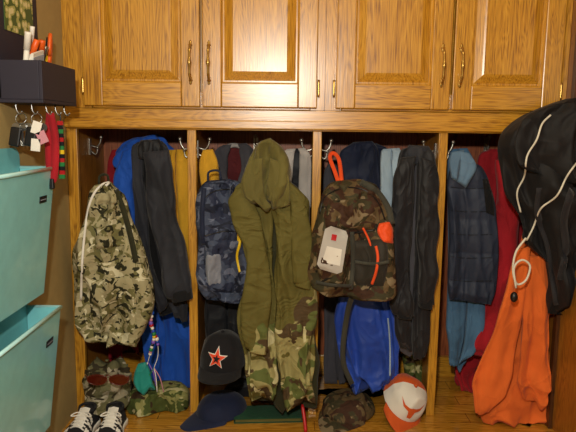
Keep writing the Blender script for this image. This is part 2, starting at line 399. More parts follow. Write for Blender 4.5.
# ---------------------------------------------------------------- locker
lk=empty("storage_locker",((XL+XR)/2,.19,0),"golden oak open coat locker with four cubbies built against the wall","locker")
divs=[at(p,130,0).x for p in (191.5,317.5,444)]
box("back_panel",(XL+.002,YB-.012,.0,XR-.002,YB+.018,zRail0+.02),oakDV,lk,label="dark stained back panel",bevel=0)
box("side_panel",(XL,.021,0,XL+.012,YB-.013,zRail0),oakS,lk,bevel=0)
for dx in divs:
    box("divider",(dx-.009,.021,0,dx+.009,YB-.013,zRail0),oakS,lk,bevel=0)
X=at(71.5,130,0).x
box("post",(XL,0,0,X+.017,.02,zRail0),oakV,lk)
for dx in divs: box("post",(dx-.015,0,0,dx+.015,.02,zRail0),oakV,lk)
box("top_rail",(XL,-.004,zRail0,XR-.002,.02,zTopRail-.008),oakH,lk)
box("moulding",(XL,-.018,zRail0+.004,XR-.002,-.005,zRail0+.033),oakH,lk,bevel=.004)
box("shelf",(XL,.021,zRail0+.021,XR-.002,YB-.013,zTopRail-.009),oakH,lk,bevel=0)
box("base_rail",(XL+.013,YB-.03,0,XR-.002,YB-.0135,.085),oakH,lk)

# ---------------------------------------------------------------- upper cabinets
def raised_panel(x0,x1,z0,z1,y):
    lev=[(0,.004),(.006,.010),(.011,.010),(.034,-.001),(.040,-.003)]
    vs=[];fs=[]
    for ins,dy in lev:
        vs+=[V((x0+ins,y+dy,z0+ins)),V((x1-ins,y+dy,z0+ins)),V((x1-ins,y+dy,z1-ins)),V((x0+ins,y+dy,z1-ins))]
    for i in range(len(lev)-1):
        for k in range(4): k2=(k+1)%4; fs.append((i*4+k,i*4+k2,(i+1)*4+k2,(i+1)*4+k))
    o=(len(lev)-1)*4; fs.append((o,o+1,o+2,o+3))
    return vs,fs
def pull(parent,x,z,y):
    h=.056; g=[]
    P=[(x,y-.002,z-h),(x,y-.014,z-h+.003),(x,y-.024,z-h*.6),(x,y-.027,z),(x,y-.024,z+h*.6),(x,y-.014,z+h-.003),(x,y-.002,z+h)]
    g.append(tube_geo(spline(P,30),.0038,10,rf=lambda u:1+.5*math.exp(-((u-.5)/.06)**2)+.35*abs(sin(u*pi*5))**6))
    for s in (-1,1):
        prof=[(.001,-.014),(.005,-.010),(.004,-.005),(.0075,0),(.004,.005),(.005,.010),(.001,.016)]
        v,f=lathe(prof,12); g.append((xf(v,Matrix.Translation((x,y-.002,z+s*h))@Matrix.Diagonal((1,.5,1,1))),f))
    vs,fs=join(*g); return mk("handle",vs,fs,brass,parent,label="brass bow pull handle")
z0d=zTopRail; z1d=WT-.16
def Xd(px): return at(px,90,-.02).x
cabs=[((83.5,200),(202.5,317),(66,325)),((336,450),(452.5,561),(325,566))]
for ci,(d1,d2,cc) in enumerate(cabs):
    a=XL if ci==0 else at(325,90,0).x+.0005; b=at(325,90,0).x-.0005 if ci==0 else XR-.002
    cab=empty("wall_cabinet",((a+b)/2,.18,zTopRail-.007),"golden oak two-door wall cabinet above the cubbies","cabinet",group="oak wall cabinets above the locker")
    ff=[(a,0,z0d-.007,Xd(d1[0])+.02,.02,WT-.05),(Xd(d2[1])-.02,0,z0d-.007,b,.02,WT-.05)]
    vs,fs=boxes(ff+[(a,.021,z0d-.007,b,YB-.001,WT-.05)]); mk("body",vs,fs,oakV,cab,smooth=False)
    box("frame_rail",(Xd(d1[0])+.021,0,z0d-.007,Xd(d2[1])-.021,.0195,z0d+.05),oakH,cab)
    for di,d in enumerate((d1,d2)):
        x0,x1=Xd(d[0]),Xd(d[1]); y1=-.001; y0=-.021; sw=.062; rw=.078
        vs,fs=boxes([(x0,y0,z0d,x0+sw,y1,z1d),(x1-sw,y0,z0d,x1,y1,z1d),(x0+sw,y0+.0003,z0d,x1-sw,y1,z0d+rw),(x0+sw,y0+.0003,z1d-rw,x1-sw,y1,z1d)])
        dr=mk("door",vs,fs,[oakV,oakH],cab,smooth=False,midx=[0]*12+[1]*12,bevel=.003)
        vs,fs=raised_panel(x0+sw-.002,x1-sw+.002,z0d+rw-.002,z1d-rw+.002,y0+.004)
        mk("panel",vs,fs,oakV,dr,smooth=False)
        hxp=(x1-.030) if di==0 else (x0+.022)
        pull(dr,hxp,at(200,63,-.02).z,y0)
        hp=(x0-.006) if di==0 else (x1+.006)
        zz=at(300,88,-.02).z
        vs,fs=tube_geo([(hp,-.007,zz-.028),(hp,-.007,zz-.02),(hp,-.007,zz+.02),(hp,-.007,zz+.028)],.0042,8); mk("hinge",vs,fs,brass,dr,label="antique brass barrel hinge")

# ---------------------------------------------------------------- hooks
def coat_hook(p,d,label):
    d=V(d).normalized(); s=d.cross(V((0,0,1))).normalized(); Z=V((0,0,1)); p=V(p)
    e=empty("coat_hook",p+V((0,0,-.03)),label,"hook",group="metal coat hooks in the cubbies")
    vs,fs=boxes([(-.009,-.0015,-.03,.009,.0015,.03)]); M=Matrix((( s.x,d.x,0,p.x+d.x*.0016),(s.y,d.y,0,p.y+d.y*.0016),(s.z,d.z,1,p.z),(0,0,0,1)))
    mk("base",xf(vs,M),fs,brassB,e,smooth=False)
    q=[p+d*.003+Z*.005,p+d*.025+Z*.0,p+d*.038+Z*.015,p+d*.042+Z*.035]
    g=[tube_geo(spline(q,16),.0035),ball(q[-1],.0075)]
    vs,fs=join(*g); mk("prong",vs,fs,brassB,e)
    q=[p+d*.003-Z*.015,p+d*.018-Z*.028,p+d*.026-Z*.02,p+d*.028-Z*.003]
    g=[tube_geo(spline(q,14),.003),ball(q[-1],.006)]
    vs,fs=join(*g); mk("prong",vs,fs,brassB,e)
zh=at(288,150,.1).z
L1="silver double coat hook on the cubby side"
coat_hook((XL+.0125,.2,zh),(1,0,0),L1)
for dx in divs:
    coat_hook((dx-.0095,.07,zh),(-1,0,0),L1); coat_hook((dx+.0095,.07,zh),(1,0,0),L1)
for px in (256,486): 
    q=at(px,145,YB-.0125); coat_hook((q.x,YB-.0125,q.z),(0,-1,0),"silver double coat hook on the dark back panel")

# ---------------------------------------------------------------- cubby one garments
garment("jacket",[(113,150,126,148),(109,164,132,164),(108,190,134,190),(108,240,136,240),(108,300,138,300),(109,352,138,352)],.305,f_red,1,"dark red jacket hanging behind the blue one","jacket",fold=.012,edge=.4)
bj=garment("jacket",[(134,138,156,134),(122,145,166,142),(117,162,176,162),(118,205,180,205),(122,245,186,245),(134,290,187,290),(142,340,188,345),(148,402,187,406)],.24,f_blue,2,"bright blue hooded jacket hanging in the cubby","jacket",s0=.45,s1=.4,fold=.044)
sleeve([(122,152,142,144),(115,178,138,173),(113,212,136,212),(119,250,139,252),(128,292,146,294)],.14,.026,f_blue,bj,4,fold=.026)
loft("hood",[(134,139,156,134),(123,147,164,143),(118,158,162,158),(122,170,156,172)],.15,.03,f_blue,bj,seed=3,fold=.04,nr=50,hw=.9,K=1.6)
garment("jacket",[(166,150,187,149),(163,164,189,166),(166,200,189,202),(168,235,189,238),(170,264,189,268),(172,300,189,302)],.125,f_yel,5,"gold and black jacket tucked at the divider","jacket",fold=.026,gap=(.02,.05),dy=.015)
kj=garment("jacket",[(139,142,161,141),(133,149,169,149),(133,175,168,177),(136,205,170,208),(139,240,175,243),(147,278,182,281),(155,300,186,300),(160,314,187,311)],.075,f_char,6,"charcoal jacket with stand-up collar draped over the blue jacket","jacket",lining=f_in,lean=-4,gap=(.04,.2),s0=.35,s1=.4,fold=.038)
sleeve([(145,152,169,150),(147,182,172,177),(151,220,177,216),(159,258,185,254),(170,298,194,294)],-.03,.028,f_char,kj,7,cuff=f_rib,fold=.026,hw=.7)
loft("collar",[(140,140,159,139),(136,149,164,149),(139,159,160,161)],.03,.028,f_black,kj,seed=8,fold=.018,nr=30)

bp=loft("backpack",[(95,185,110,182),(90,194,119,189),(86,210,129,205),(82,235,138,230),(79,270,144,266),(78,305,146,308),(80,330,143,335),(88,343,136,346)],-.06,.042,c_tan,seed=14,fold=.046,K=1.9,hw=1.0,captop=.5,edge=.6,form=.8,label="slouchy tan leaf camouflage backpack with pale piping",cat="backpack")
tubeon("piping",bp,[(112,182),(103,184),(95,192),(89,206),(85,230),(82,265),(81,300)],.0042,white,label="pale reflective piping",n=50)
patch("front_pocket",bp,[(91,280,132,274),(89,300,137,303),(92,334,134,334)],.010,c_tan)
patch("pocket_flap",bp,[(95,228,122,222),(94,250,126,246)],.010,c_tan)
ribon("strap",bp,[(116,190),(124,212),(131,238),(136,262)],.018,f_olived,off=.006)
tube("haul_loop",[at(99,184,-.06),at(100,176,-.06),at(107,175,-.06),at(109,183,-.06)],.004,f_olived,bp,n=14)

# ---------------------------------------------------------------- caps
def cap(pos,rot,matc,matb,label,sc=1.,matf=None,name="baseball_cap",brimk=3.2,crumple=0.,flat=1.,bl=.072,fw=.5):
    M=Matrix.Translation(V(pos))@Euler([radians(a) for a in rot],'XYZ').to_matrix().to_4x4()@Matrix.Scale(sc,4)
    e=empty(name,V(pos),label,"cap")
    nr,ns=22,72; vs=[];fs=[];mi=[]
    for i in range(nr+1):
        ph=i/nr*pi/2*.97; 
        for j in range(ns):
            a=2*pi*j/ns; r=cos(ph)**.75
            ridg=1-.012*abs(cos(a*3))**14
            x=.078*r*sin(a)*ridg; y=-.092*r*cos(a)*ridg; z=.112*flat*sin(ph)*(1+.06*cos(a)*cos(ph))
            p=V((x,y,z))
            if crumple: p*= 1+crumple*(ridge(noise.noise(p*14+V(pos)*5))-.4)*.9*min(1,ph*2.5)
            vs.append(p)
    for i in range(nr):
        for j in range(ns):
            j2=(j+1)%ns; fs.append((i*ns+j,i*ns+j2,(i+1)*ns+j2,(i+1)*ns+j))
            a=2*pi*(j+.5)/ns; mi.append(1 if (matf and cos(a)>fw) else 0)
    fs.append(tuple(nr*ns+j for j in range(ns))); mi.append(0)
    cw=mk("crown",xf(vs,M),fs,[matc,matf or matc],e,midx=mi)
    nu,nv=26,9; vs=[];fs=[]
    for lay in (0,1):
        for i in range(nu+1):
            a=-1.15+2.3*i/nu
            for j in range(nv+1):
                v=j/nv; ext=bl*cos(a*1.25)**.6 if cos(a*1.25)>0 else 0
                x=.079*sin(a)*(1+.02*v); y=-.092*cos(a)-ext*v; z=.004-brimk*x*x*v-.006*v - lay*.003
                vs.append(V((x,y,z)))
    w=nv+1; L=(nu+1)*w
    for lay in (0,1):
        for i in range(nu):
            for j in range(nv): a=lay*L+i*w+j; fs.append((a,a+1,a+w+1,a+w))
    for i in range(nu): a=i*w+nv; fs.append((a,a+w,a+w+L,a+L))
    mk("brim",xf(vs,M),fs,matb,e)
    v,f=lathe([(.007,0),(.006,.003),(.002,.005)],12)
    mk("button",xf(v,M@Matrix.Translation((0,0,.1105*flat))),f,matb,e)
    return e,cw,M
def cap_emblem(e,cw,M,poly,mat,zc,off,label,sc):
    """flat embroidered emblem wrapped onto the front of a crown; poly in metres (x right, z up) about height zc"""
    bm=bmesh.new(); vv=[bm.verts.new((a*sc,b*sc,0)) for a,b in poly]
    es=[bm.edges.new((vv[i],vv[(i+1)%len(vv)])) for i in range(len(vv))]
    bmesh.ops.triangle_fill(bm,edges=es,use_beauty=True)
    bmesh.ops.subdivide_edges(bm,edges=bm.edges[:],cuts=2); bmesh.ops.triangulate(bm,faces=bm.faces[:]); bm.verts.index_update()
    d=(M.to_3x3()@V((0,1,0))).normalized(); vs=[]
    for v in bm.verts:
        o=M@V((v.co.x,-.3,zc+v.co.y)); h=BV[cw].ray_cast(o,d)
        vs.append((h[0] if h[0] is not None else M@V((v.co.x,-.09,zc+v.co.y)))-d*off)
    fs=[tuple(v.index for v in f.verts) for f in bm.faces]; bm.free()
    mk("emblem",vs,fs,mat,e,label=label)
loft("stuff_sack",[(86,382,130,380),(82,391,134,389),(81,400,134,400)],.17,.04,c_brown,seed=21,fold=.012,nr=40,captop=.5,capbot=.6,label="dark camouflage cloth sack on the locker floor",cat="bag")
p0=at(108,388,.03)
e,c,_=cap(p0,(8,0,14),c_cap,c_cap,"crumpled tan and green camouflage cap",1.06,crumple=.25,flat=.95,bl=.06)
yS=-.115
sg=empty("sunglasses",at(107,384,yS),"wraparound sunglasses with red lenses resting on the camouflage cap","sunglasses")
def ell(cx,cy,rx,ry,y,n=20): return [at(cx+rx*cos(2*pi*k/n),cy+ry*sin(2*pi*k/n)*(1 if sin(2*pi*k/n)>0 else .7),y) for k in range(n)]
for cx in (97,119):
    P=ell(cx,379,10,6,yS); 
    vs=P+[p+V((0,.003,0)) for p in P]; n=len(P); fs=[tuple(range(n)),tuple(range(n,2*n))]+[(k,(k+1)%n,n+(k+1)%n,n+k) for k in range(n)]
    mk("lens",vs,fs,lens,sg,smooth=False)
    tube("rim",P+[P[0],P[1]],.0016,redlens,sg)
tube("bridge",[at(105,377,yS),at(108,375,yS),at(111,377,yS)],.0022,redlens,sg,n=8)
tube("temple",[at(87.5,377,yS),at(85,375,yS+.04),at(87,378,yS+.12)],.0022,redlens,sg,n=10)
tube("temple",[at(128.5,377,yS),at(131,375,yS+.04),at(129,378,yS+.12)],.0022,redlens,sg,n=10)
loft("duffel_bag",[(138,386,180,385),(132,393,189,392),(131,403,190,403),(134,415,188,415)],.04,.06,c_wood,seed=22,fold=.03,nr=44,captop=.5,capbot=.6,hw=.9,label="folded woodland camouflage bag lying on the locker floor",cat="bag")
loft("pouch",[(138,364,146,362),(135,372,150,370),(133,382,152,381),(136,391,155,390)],-.03,.012,f_teal,seed=23,fold=.016,nr=30,ragged=.02,label="small teal drawstring pouch on a cord",cat="pouch")
def beaded(pts,seed,label,cols,tas):
    kc=empty("beaded_keychain",at(pts[-1][0],pts[-1][1],-.035),label,"keychain",group="beaded keychains hanging on the camouflage backpack")
    P=[at(a,b,-.035-.01*sin(b*.1+seed)) for a,b in spline(pts,30)]
    tube("cord",P,.0013,white,kc)
    for i,cm in enumerate(cols):
        p=P[8+i]; g=ball(p,.0062 if i%3 else .0078,8); mk("bead",g[0],g[1],cm,kc)
    for s,cm in tas:
        q=pts[-1]; tube("tassel",[P[-1],at(q[0]+s,q[1]+10,-.037),at(q[0]+s*1.6,q[1]+24,-.039)],.0018,cm,kc,n=10)
beaded([(147,283),(146,300),(149,318),(154,335),(151,350),(148,362)],0,"beaded lanyard keychain with coloured beads on a pale cord",[white,purpleP,greenP,white,blueP,purpleP,redP,white,blueP,greenP,yellowP,white,purpleP,black,white,greenP,pinkP,white],[(-4,white),(5,purpleP)])
beaded([(150,285),(153,305),(151,325),(157,340),(158,355),(154,368)],1,"second beaded keychain with purple and white strands",[blueP,white,pinkP,purpleP,white,greenP,purpleP,white,redP,white,blueP,purpleP],[(-6,greenP),(2,white),(6,pinkP)])

# ---------------------------------------------------------------- sneakers
def sneaker(pos,rz,label,sc=.9):
    M=Matrix.Translation(V(pos))@Matrix.Rotation(radians(rz),4,'Z')@Matrix.Diagonal((1.16*sc,.84*sc,.88*sc,1))
    e=empty("sneaker",V(pos),label,"shoe",group="pair of sneakers on the locker floor")
    Ls=.27
    def hw(s): return .040*(sin(min(1,(s+.02)/.14)*pi/2)**.5)*(1-.12*sin(pi*min(1,s/.7)))*(1 if s<.75 else math.sqrt(max(0.0,1-((s-.75)/.262)**2)))+(.010*math.exp(-((s-.68)/.2)**2))*(1 if s<.9 else max(0,(1-s)/.1))
    def ht(s): return .070 if s<.12 else (.070-.016*sin(pi*min(1,(s-.12)/.3)) if s<.3 else .064-.034*min(1,(s-.3)/.45)) if s<.78 else .032*math.sqrt(max(0.02,1-((s-.78)/.225)**2))
    ns=40; nc=20; vs=[];fs=[];mi=[]
    for i in range(ns+1):
        s=i/ns; w=hw(s); h=ht(s)
        for j in range(nc+1):
            a=pi*j/nc; x=w*sgp(cos(a),.6)*(1-.25*sin(a)*(1 if s<.5 else .3)); z=.024+h*sin(a)**.8
            vs.append(V((x,.13-Ls*s,z)))
    for i in range(ns):
        for j in range(nc):
            a=i*(nc+1)+j; fs.append((a,a+1,a+nc+2,a+nc+1)); s=i/ns; jj=min(j,nc-1-j)
            mi.append(1 if (s>.86 and jj<7) or (s>.95) or (1<jj<7 and .3<s<.76 and int(s*22+jj*.3)%4<2) else 0)
    fs.append(tuple(range(nc+1))); mi.append(0); fs.append(tuple(ns*(nc+1)+j for j in range(nc+1))); mi.append(1)
    mk("upper",xf(vs,M),fs,[shoeblk,white],e,midx=mi)
    ring=[]
    for i in range(33): s=i/32; ring.append((hw(s)+.004,.132-(Ls+.006)*s))
    for i in range(32,-1,-1): s=i/32; ring.append((-hw(s)-.004,.132-(Ls+.006)*s))
    n=len(ring); vs=[];fs=[]
    for z,k in ((0,.96),(.004,1),(.020,1.0),(.026,.97)): vs+=[V((x*k,y*k,z)) for x,y in ring]
    for l in range(3): fs+=[(l*n+k,l*n+(k+1)%n,(l+1)*n+(k+1)%n,(l+1)*n+k) for k in range(n)]
    fs+=[tuple(range(n)),tuple(3*n+k for k in range(n))]
    mk("sole",xf(vs,M),fs,white,e,label="white rubber sole")
    pr=[V((.027*cos(2*pi*k/20),.085+.04*sin(2*pi*k/20),.092+ (.006 if sin(2*pi*k/20)>0 else -.004))) for k in range(21)]
    v,f=tube_geo(xf(pr,M),.005,8); mk("collar",v,f,shoeblk,e)
    vs=[V((x,y,z)) for (y,z) in ((.06,.104),(.03,.092),(-.02,.074),(-.05,.062)) for x in (-.018,-.009,0,.009,.018)]
    vs=[v+V((0,0,.004-abs(v.x)*.35)) for v in vs]
    fs=[(r*5+c,r*5+c+1,r*5+c+6,r*5+c+5) for r in range(3) for c in range(4)]
    mk("tongue",xf(vs,M),fs,white,e)
    for i in range(5):
        y=.03-.02*i; z=.024+ht((.13-y)/Ls)+.006
        v,f=tube_geo(xf([V(q) for q in spline([(-.026,y,z-.012),(-.01,y-.004,z),(.01,y-.008,z),(.026,y-.012,z-.014)],10)],M),.0028,6); mk("lace",v,f,white,e)
    for sgn in (-1,1):
        v,f=tube_geo(xf([V(q) for q in spline([(0,.03,.09),(sgn*.02,.02,.098),(sgn*.036,-.0,.09),(sgn*.015,.01,.088),(0,.03,.09)],16)],M),.0022,6); mk("lace_bow",v,f,white,e)
sneaker((at(83,428,-.15).x,-.165,0),-2,"black and white sneaker beside its pair, white laces",.82)
sneaker((at(112,428,-.15).x,-.16,0),2,"black sneaker with white toe stripe and laces",.82)

# ---------------------------------------------------------------- cubby two
loft("cloth",[(203,150,213,149),(200,163,218,165),(202,190,218,188)],.06,.015,f_yel,seed=31,fold=.025,nr=40,ragged=.02,label="gold coloured cloth hooked beside the divider",cat="cloth")
mj=garment("jacket",[(224,145,245,143),(215,152,254,152),(211,172,256,176),(212,205,256,205),(212,260,254,260),(212,340,252,345)],.22,f_dgray,32,"grey fleece jacket with maroon hood lining","jacket",lining=f_maroon,gap=(.3,.2),fold=.034)
tubeon("hood_edge",mj,[(219,180),(216,160),(226,147),(240,146),(249,158),(248,178)],.009,f_gray,off=.012)
gj=garment("jacket",[(288,149,304,148),(281,157,310,158),(278,190,310,192),(280,235,309,238),(285,290,308,292)],.10,f_gray,33,"pale grey and black jacket hanging at the divider","jacket",lining=f_black,gap=(.16,.24),s0=.55,fold=.03,edge=.3)
garment("jacket",[(208,285,242,285),(206,312,248,312),(206,340,250,342),(208,372,250,374)],.12,f_black,37,"black jacket hem low at the back of the cubby","jacket",fold=.034,edge=.3)
gb=loft("backpack",[(206,181,230,179),(200,188,248,186),(198,213,255,213),(198,250,257,250),(199,282,253,285),(207,300,246,302)],-.04,.032,c_grey,seed=34,fold=.036,K=1.9,hw=1.0,captop=.4,form=.8,edge=.6,label="blue-grey camouflage backpack with yellow pull cord",cat="backpack")
patch("front_pocket",gb,[(204,240,250,238),(203,265,250,265),(207,293,246,294)],.014,c_grey)
patch("window",gb,[(205,252,222,250),(205,270,223,270),(208,288,222,288)],.018,f_win,label="pale grey mesh window")
tubeon("zipper",gb,[(204,236),(228,231),(249,235)],.002,black)
tubeon("zipper",gb,[(203,214),(206,196),(226,189),(246,196),(251,214)],.002,black)
ribon("strap",gb,[(204,188),(202,215),(203,245)],.016,f_navy)
tubeon("pull_cord",gb,[(238,228),(240,242),(237,256),(240,272)],.005,yellowP,off=.016,label="bright yellow pull strap")
patch("tab",gb,[(237,232,247,234),(237,243,247,245)],.006,yellowP,label="bright yellow tab")
tube("haul_loop",[at(208,181,-.05),at(209,172,-.05),at(219,171,-.05),at(221,180,-.05)],.004,f_navy,gb,n=14)

oj=garment("parka",[(254,176,284,176),(238,188,298,190),(237,204,306,206),(243,232,309,235),(245,265,311,268),(245,300,313,304),(243,340,316,345),(244,372,317,376),(249,398,316,402)],-.075,c_parka,43,"long olive hooded parka turning to camouflage near the hem","parka",lining=f_olived,s0=.5,s1=.42,gap=(.0,.05),fold=.046,K=2.4,dy=.032,hd=.016,ragged=.035,hw=.45,form=.5,edge=.6)
loft("hood",[(261,141,270,138),(254,148,278,146),(249,160,284,161),(247,176,285,178),(252,190,282,193),(260,202,276,203)],-.12,.028,f_olive,oj,seed=44.5,fold=.05,hw=.8,K=2.3,nr=80,edge=.6,form=.7)
loft("hood_flap",[(250,160,262,158),(242,180,262,180),(240,194,264,198),(248,206,270,208)],-.155,.010,f_olive,oj,seed=53,fold=.034,nr=50,ns=70,ragged=.02,pw=.5)
loft("hood_flap",[(270,158,284,164),(268,178,292,182),(266,196,293,200),(270,208,286,211)],-.15,.010,f_olive,oj,seed=57,fold=.034,nr=50,ns=70,ragged=.02,pw=.5)
sleeve([(234,190,254,182),(228,204,254,202),(232,222,258,218),(241,246,264,244),(244,278,267,279),(244,314,267,316),(247,348,268,351)],-.135,.018,c_parka,oj,46,fold=.026,cuff=c_parka,hw=.8)
sleeve([(286,190,301,196),(289,212,308,218),(292,245,311,250),(293,282,312,286)],-.125,.016,c_parka,oj,45,fold=.024,cuff=c_parka,hw=.8)
patch("pocket",oj,[(290,322,309,322),(290,350,309,352)],.03,c_parka)

p0=at(223,363,-.08)
e,sc_,Mc=cap(V((p0.x,-.07,p0.z)),(4,0,-8),f_capblack,f_capblack,"black baseball cap with a red-orange star emblem",1.0,flat=1.0,bl=.062,crumple=.05)
def star(R,r,rot=0): return [((R if k%2==0 else r)*sin(pi*k/5+rot),(R if k%2==0 else r)*cos(pi*k/5+rot)) for k in range(10)]
cap_emblem(e,sc_,Mc,star(.036,.0150,.1),f_white,.052,.003,"light star outline",1)
cap_emblem(e,sc_,Mc,star(.031,.0125,.1),starR,.052,.005,"red-orange star",1)
cap_emblem(e,sc_,Mc,star(.014,.0058,.1),f_capblack,.052,.007,"dark star centre",1)
loft("jacket",[(238,378,290,378),(230,386,300,388),(222,399,303,401),(222,412,302,413)],.15,.04,f_black,seed=51,fold=.024,nr=50,capbot=.6,hw=.9,label="black garment crumpled on the locker floor",cat="jacket")
e,c,_=cap((at(222,405,.0).x,.0,.010),(2,0,-44),f_capnavy,f_capnavy,"navy blue baseball cap lying on the locker floor",1.04,flat=.55,bl=.075)
pB=at(268,410,-.03); Mx=Matrix.Translation((pB.x,-.02,.0))@Matrix.Rotation(radians(4),4,'Z')
bk=empty("book",(pB.x,-.02,0),"thin dark green covered book lying flat on the floor","book")
vs,fs=boxes([(-.12,-.05,0,.12,.05,.003),(-.12,-.05,.015,.12,.05,.018),(-.12,.047,.003,.12,.05,.015)]); mk("cover",xf(vs,Mx),fs,f_green,bk,smooth=False)
vs,fs=boxes([(-.115,-.046,.0032,.115,.0465,.0148)]); mk("pages",xf(vs,Mx),fs,f_olive,bk,smooth=False)
xm=at(306,416,-.14).x
tube("marker",[(xm-.012,-.10,.085),(xm-.004,-.125,.04),(xm,-.14,.007)],.006,redP,label="red capped marker leaning by the divider foot",cat="pen",n=10,rf=lambda u:.6 if u<.1 else 1)

# ---------------------------------------------------------------- cubby three
nj=garment("jacket",[(352,144,376,143),(344,151,387,151),(340,172,388,175),(338,210,390,215),(340,260,392,265),(342,310,392,315),(344,372,394,376)],.215,f_navy,61,"navy hooded jacket hanging behind the camouflage backpack","jacket",fold=.034)
loft("hood",[(354,142,374,141),(346,152,385,152),(345,172,384,174),(350,190,382,192)],.14,.030,f_navy,nj,seed=69,fold=.034,nr=44,hw=.9)
garment("shirt",[(384,149,398,148),(381,158,404,162),(381,200,405,205),(382,260,404,260),(384,310,402,312)],.10,f_lblue,62,"pale blue shirt hanging between dark jackets","shirt",fold=.024,gap=(.02,.04),dy=.014)
garment("jacket",[(332,160,346,159),(326,172,350,172),(324,210,350,210),(325,300,350,300),(326,384,350,386)],.29,f_dgray,65,"dark grey jacket hanging at the back of the cubby","jacket",fold=.028)
bj2=garment("jacket",[(409,147,428,148),(400,154,434,159),(396,190,435,195),(394,240,433,245),(394,290,430,295),(396,328,428,330),(401,348,426,351)],.0,f_black,63,"long black jacket with sleeves near the divider","jacket",lining=f_dgray,s0=.45,s1=.5,gap=(.12,.04),fold=.040,edge=.3,dy=.03,hw=.4)
sleeve([(400,158,417,156),(393,190,412,190),(389,240,410,243),(391,282,411,285),(395,314,413,316)],-.06,.024,f_black,bj2,64,cuff=f_rib,fold=.028,hw=.8)
sleeve([(420,157,436,162),(420,200,439,204),(418,250,437,253),(417,302,434,304)],-.06,.022,f_black,bj2,74,cuff=f_rib,fold=.026,hw=.8)
loft("collar",[(409,145,428,146),(405,154,432,159),(410,164,427,166)],-.03,.020,f_char,bj2,seed=66,fold=.018,nr=30)
sh=loft("athletic_shorts",[(340,285,387,285),(334,315,396,315),(336,345,399,350),(340,372,400,377),(349,386,396,386)],.035,.022,f_royal,seed=67,fold=.05,ragged=.03,pw=.5,edge=.5,label="shiny royal blue athletic shorts with pale side stripe",cat="shorts")
tubeon("stripe",sh,[(388,318),(390,345),(390,376)],.003,f_lblue)
loft("cloth",[(404,336,422,336),(402,355,425,355),(405,385,424,386)],.13,.02,c_wood,seed=68,fold=.03,nr=40,ragged=.03,label="woodland camouflage shirt below the black jacket",cat="shirt")
b3=loft("backpack",[(336,181,360,179),(325,188,377,186),(318,205,388,205),(314,235,394,235),(311,264,396,266),(315,284,391,288),(327,297,380,298)],-.11,.048,c_brown,seed=71,fold=.046,K=1.8,hw=1.0,captop=.3,edge=.5,form=.8,label="slumped brown woodland camouflage backpack with orange trim",cat="backpack")
patch("front_pocket",b3,[(353,240,387,238),(351,262,389,262),(355,286,384,287)],.014,f_mesh,label="dark mesh pocket")
patch("front_pocket",b3,[(318,242,346,240),(316,262,347,262),(320,284,345,286)],.012,c_brown)
patch("top_pocket",b3,[(329,200,371,198),(323,215,377,214),(325,230,375,230)],.012,c_brown)
tubeon("zipper",b3,[(320,214),(324,198),(341,188),(363,189),(378,202),(385,220)],.0024,black)
tubeon("zipper",b3,[(325,230),(349,233),(375,230)],.0024,black)
tubeon("piping",b3,[(376,246),(378,258),(376,272),(372,284)],.005,f_orangeS,off=.016,label="orange piping")
tubeon("piping",b3,[(363,228),(368,238),(371,246)],.0035,f_orangeS,off=.014)
patch("tab",b3,[(379,223,390,221),(377,232,394,232),(383,243,395,244)],.008,f_orangeS,label="orange pull tab")
tg=decal("tag",b3,[(325,229),(331,226),(346,231),(348,236),(342,272),(337,274),(320,269),(317,264)],f_tag,off=.022,label="clear and white tilted name tag")
decal("tag_print",tg,[(327,246),(342,249.5),(340,266),(322,262)],f_white,b3,off=.0015)
decal("tag_print",tg,[(332,234),(337,235),(336,241),(331,240)],redP,b3,off=.002,label="small red emblem")
ribon("compression_strap",b3,[(352,232),(353,262),(351,290)],.014,f_strap,off=.012)
ribon("compression_strap",b3,[(316,282),(331,285),(351,286)],.010,f_strap,off=.016)
ribon("compression_strap",b3,[(355,262),(373,264),(389,262)],.010,f_strap,off=.020)
ribon("shoulder_strap",b3,[(361,182),(377,192),(388,208),(392,224)],.020,f_strap,off=.006)
P=[at(339,184,-.11),at(335,172,-.06),at(330,158,.0),at(333,153,.02),at(339,160,-.02),at(342,184,-.11)]
ribbon("haul_loop",P,.013,f_orangeS,b3,label="orange-red carrying loop")
P=[at(354,292,-.12),at(348,310,-.08),at(343,345,-.065),at(344,365,-.06),at(352,384,-.06)]
ribbon("strap",P,.018,f_strap,b3)
e,c,_=cap((at(348,404,.04).x,.02,.010),(2,0,-30),c_brown,c_brown,"brown camouflage cap lying on the locker floor",1.2,crumple=.14,flat=.42,bl=.06)
loft("cloth",[(330,396,376,395),(321,402,380,401),(320,414,380,414)],.18,.035,c_wood,seed=73,nr=40,capbot=.6,fold=.03,hw=1.0,label="camouflage cloth bundled flat at the bottom of the cubby",cat="cloth")
pc=at(404,392,.0)
e,oc,Mo=cap((pc.x-.004,.0,.058),(30,22,8),f_burnt,f_burnt,"cap with white front, orange brim and longhorn emblem",.98,matf=f_white,bl=.065,brimk=2.2,flat=.85,crumple=.05,fw=-.1)
lh=[(-14,5.5),(-9,2.5),(-4,2.5),(0,3.2),(4,2.5),(9,2.5),(14,5.5),(10,0),(4,-1.2),(3,-4),(1.8,-9),(-1.8,-9),(-3,-4),(-4,-1.2),(-10,0)]
cap_emblem(e,oc,Mo,lh,f_burnt,.052,.003,"orange longhorn head emblem",.0033)

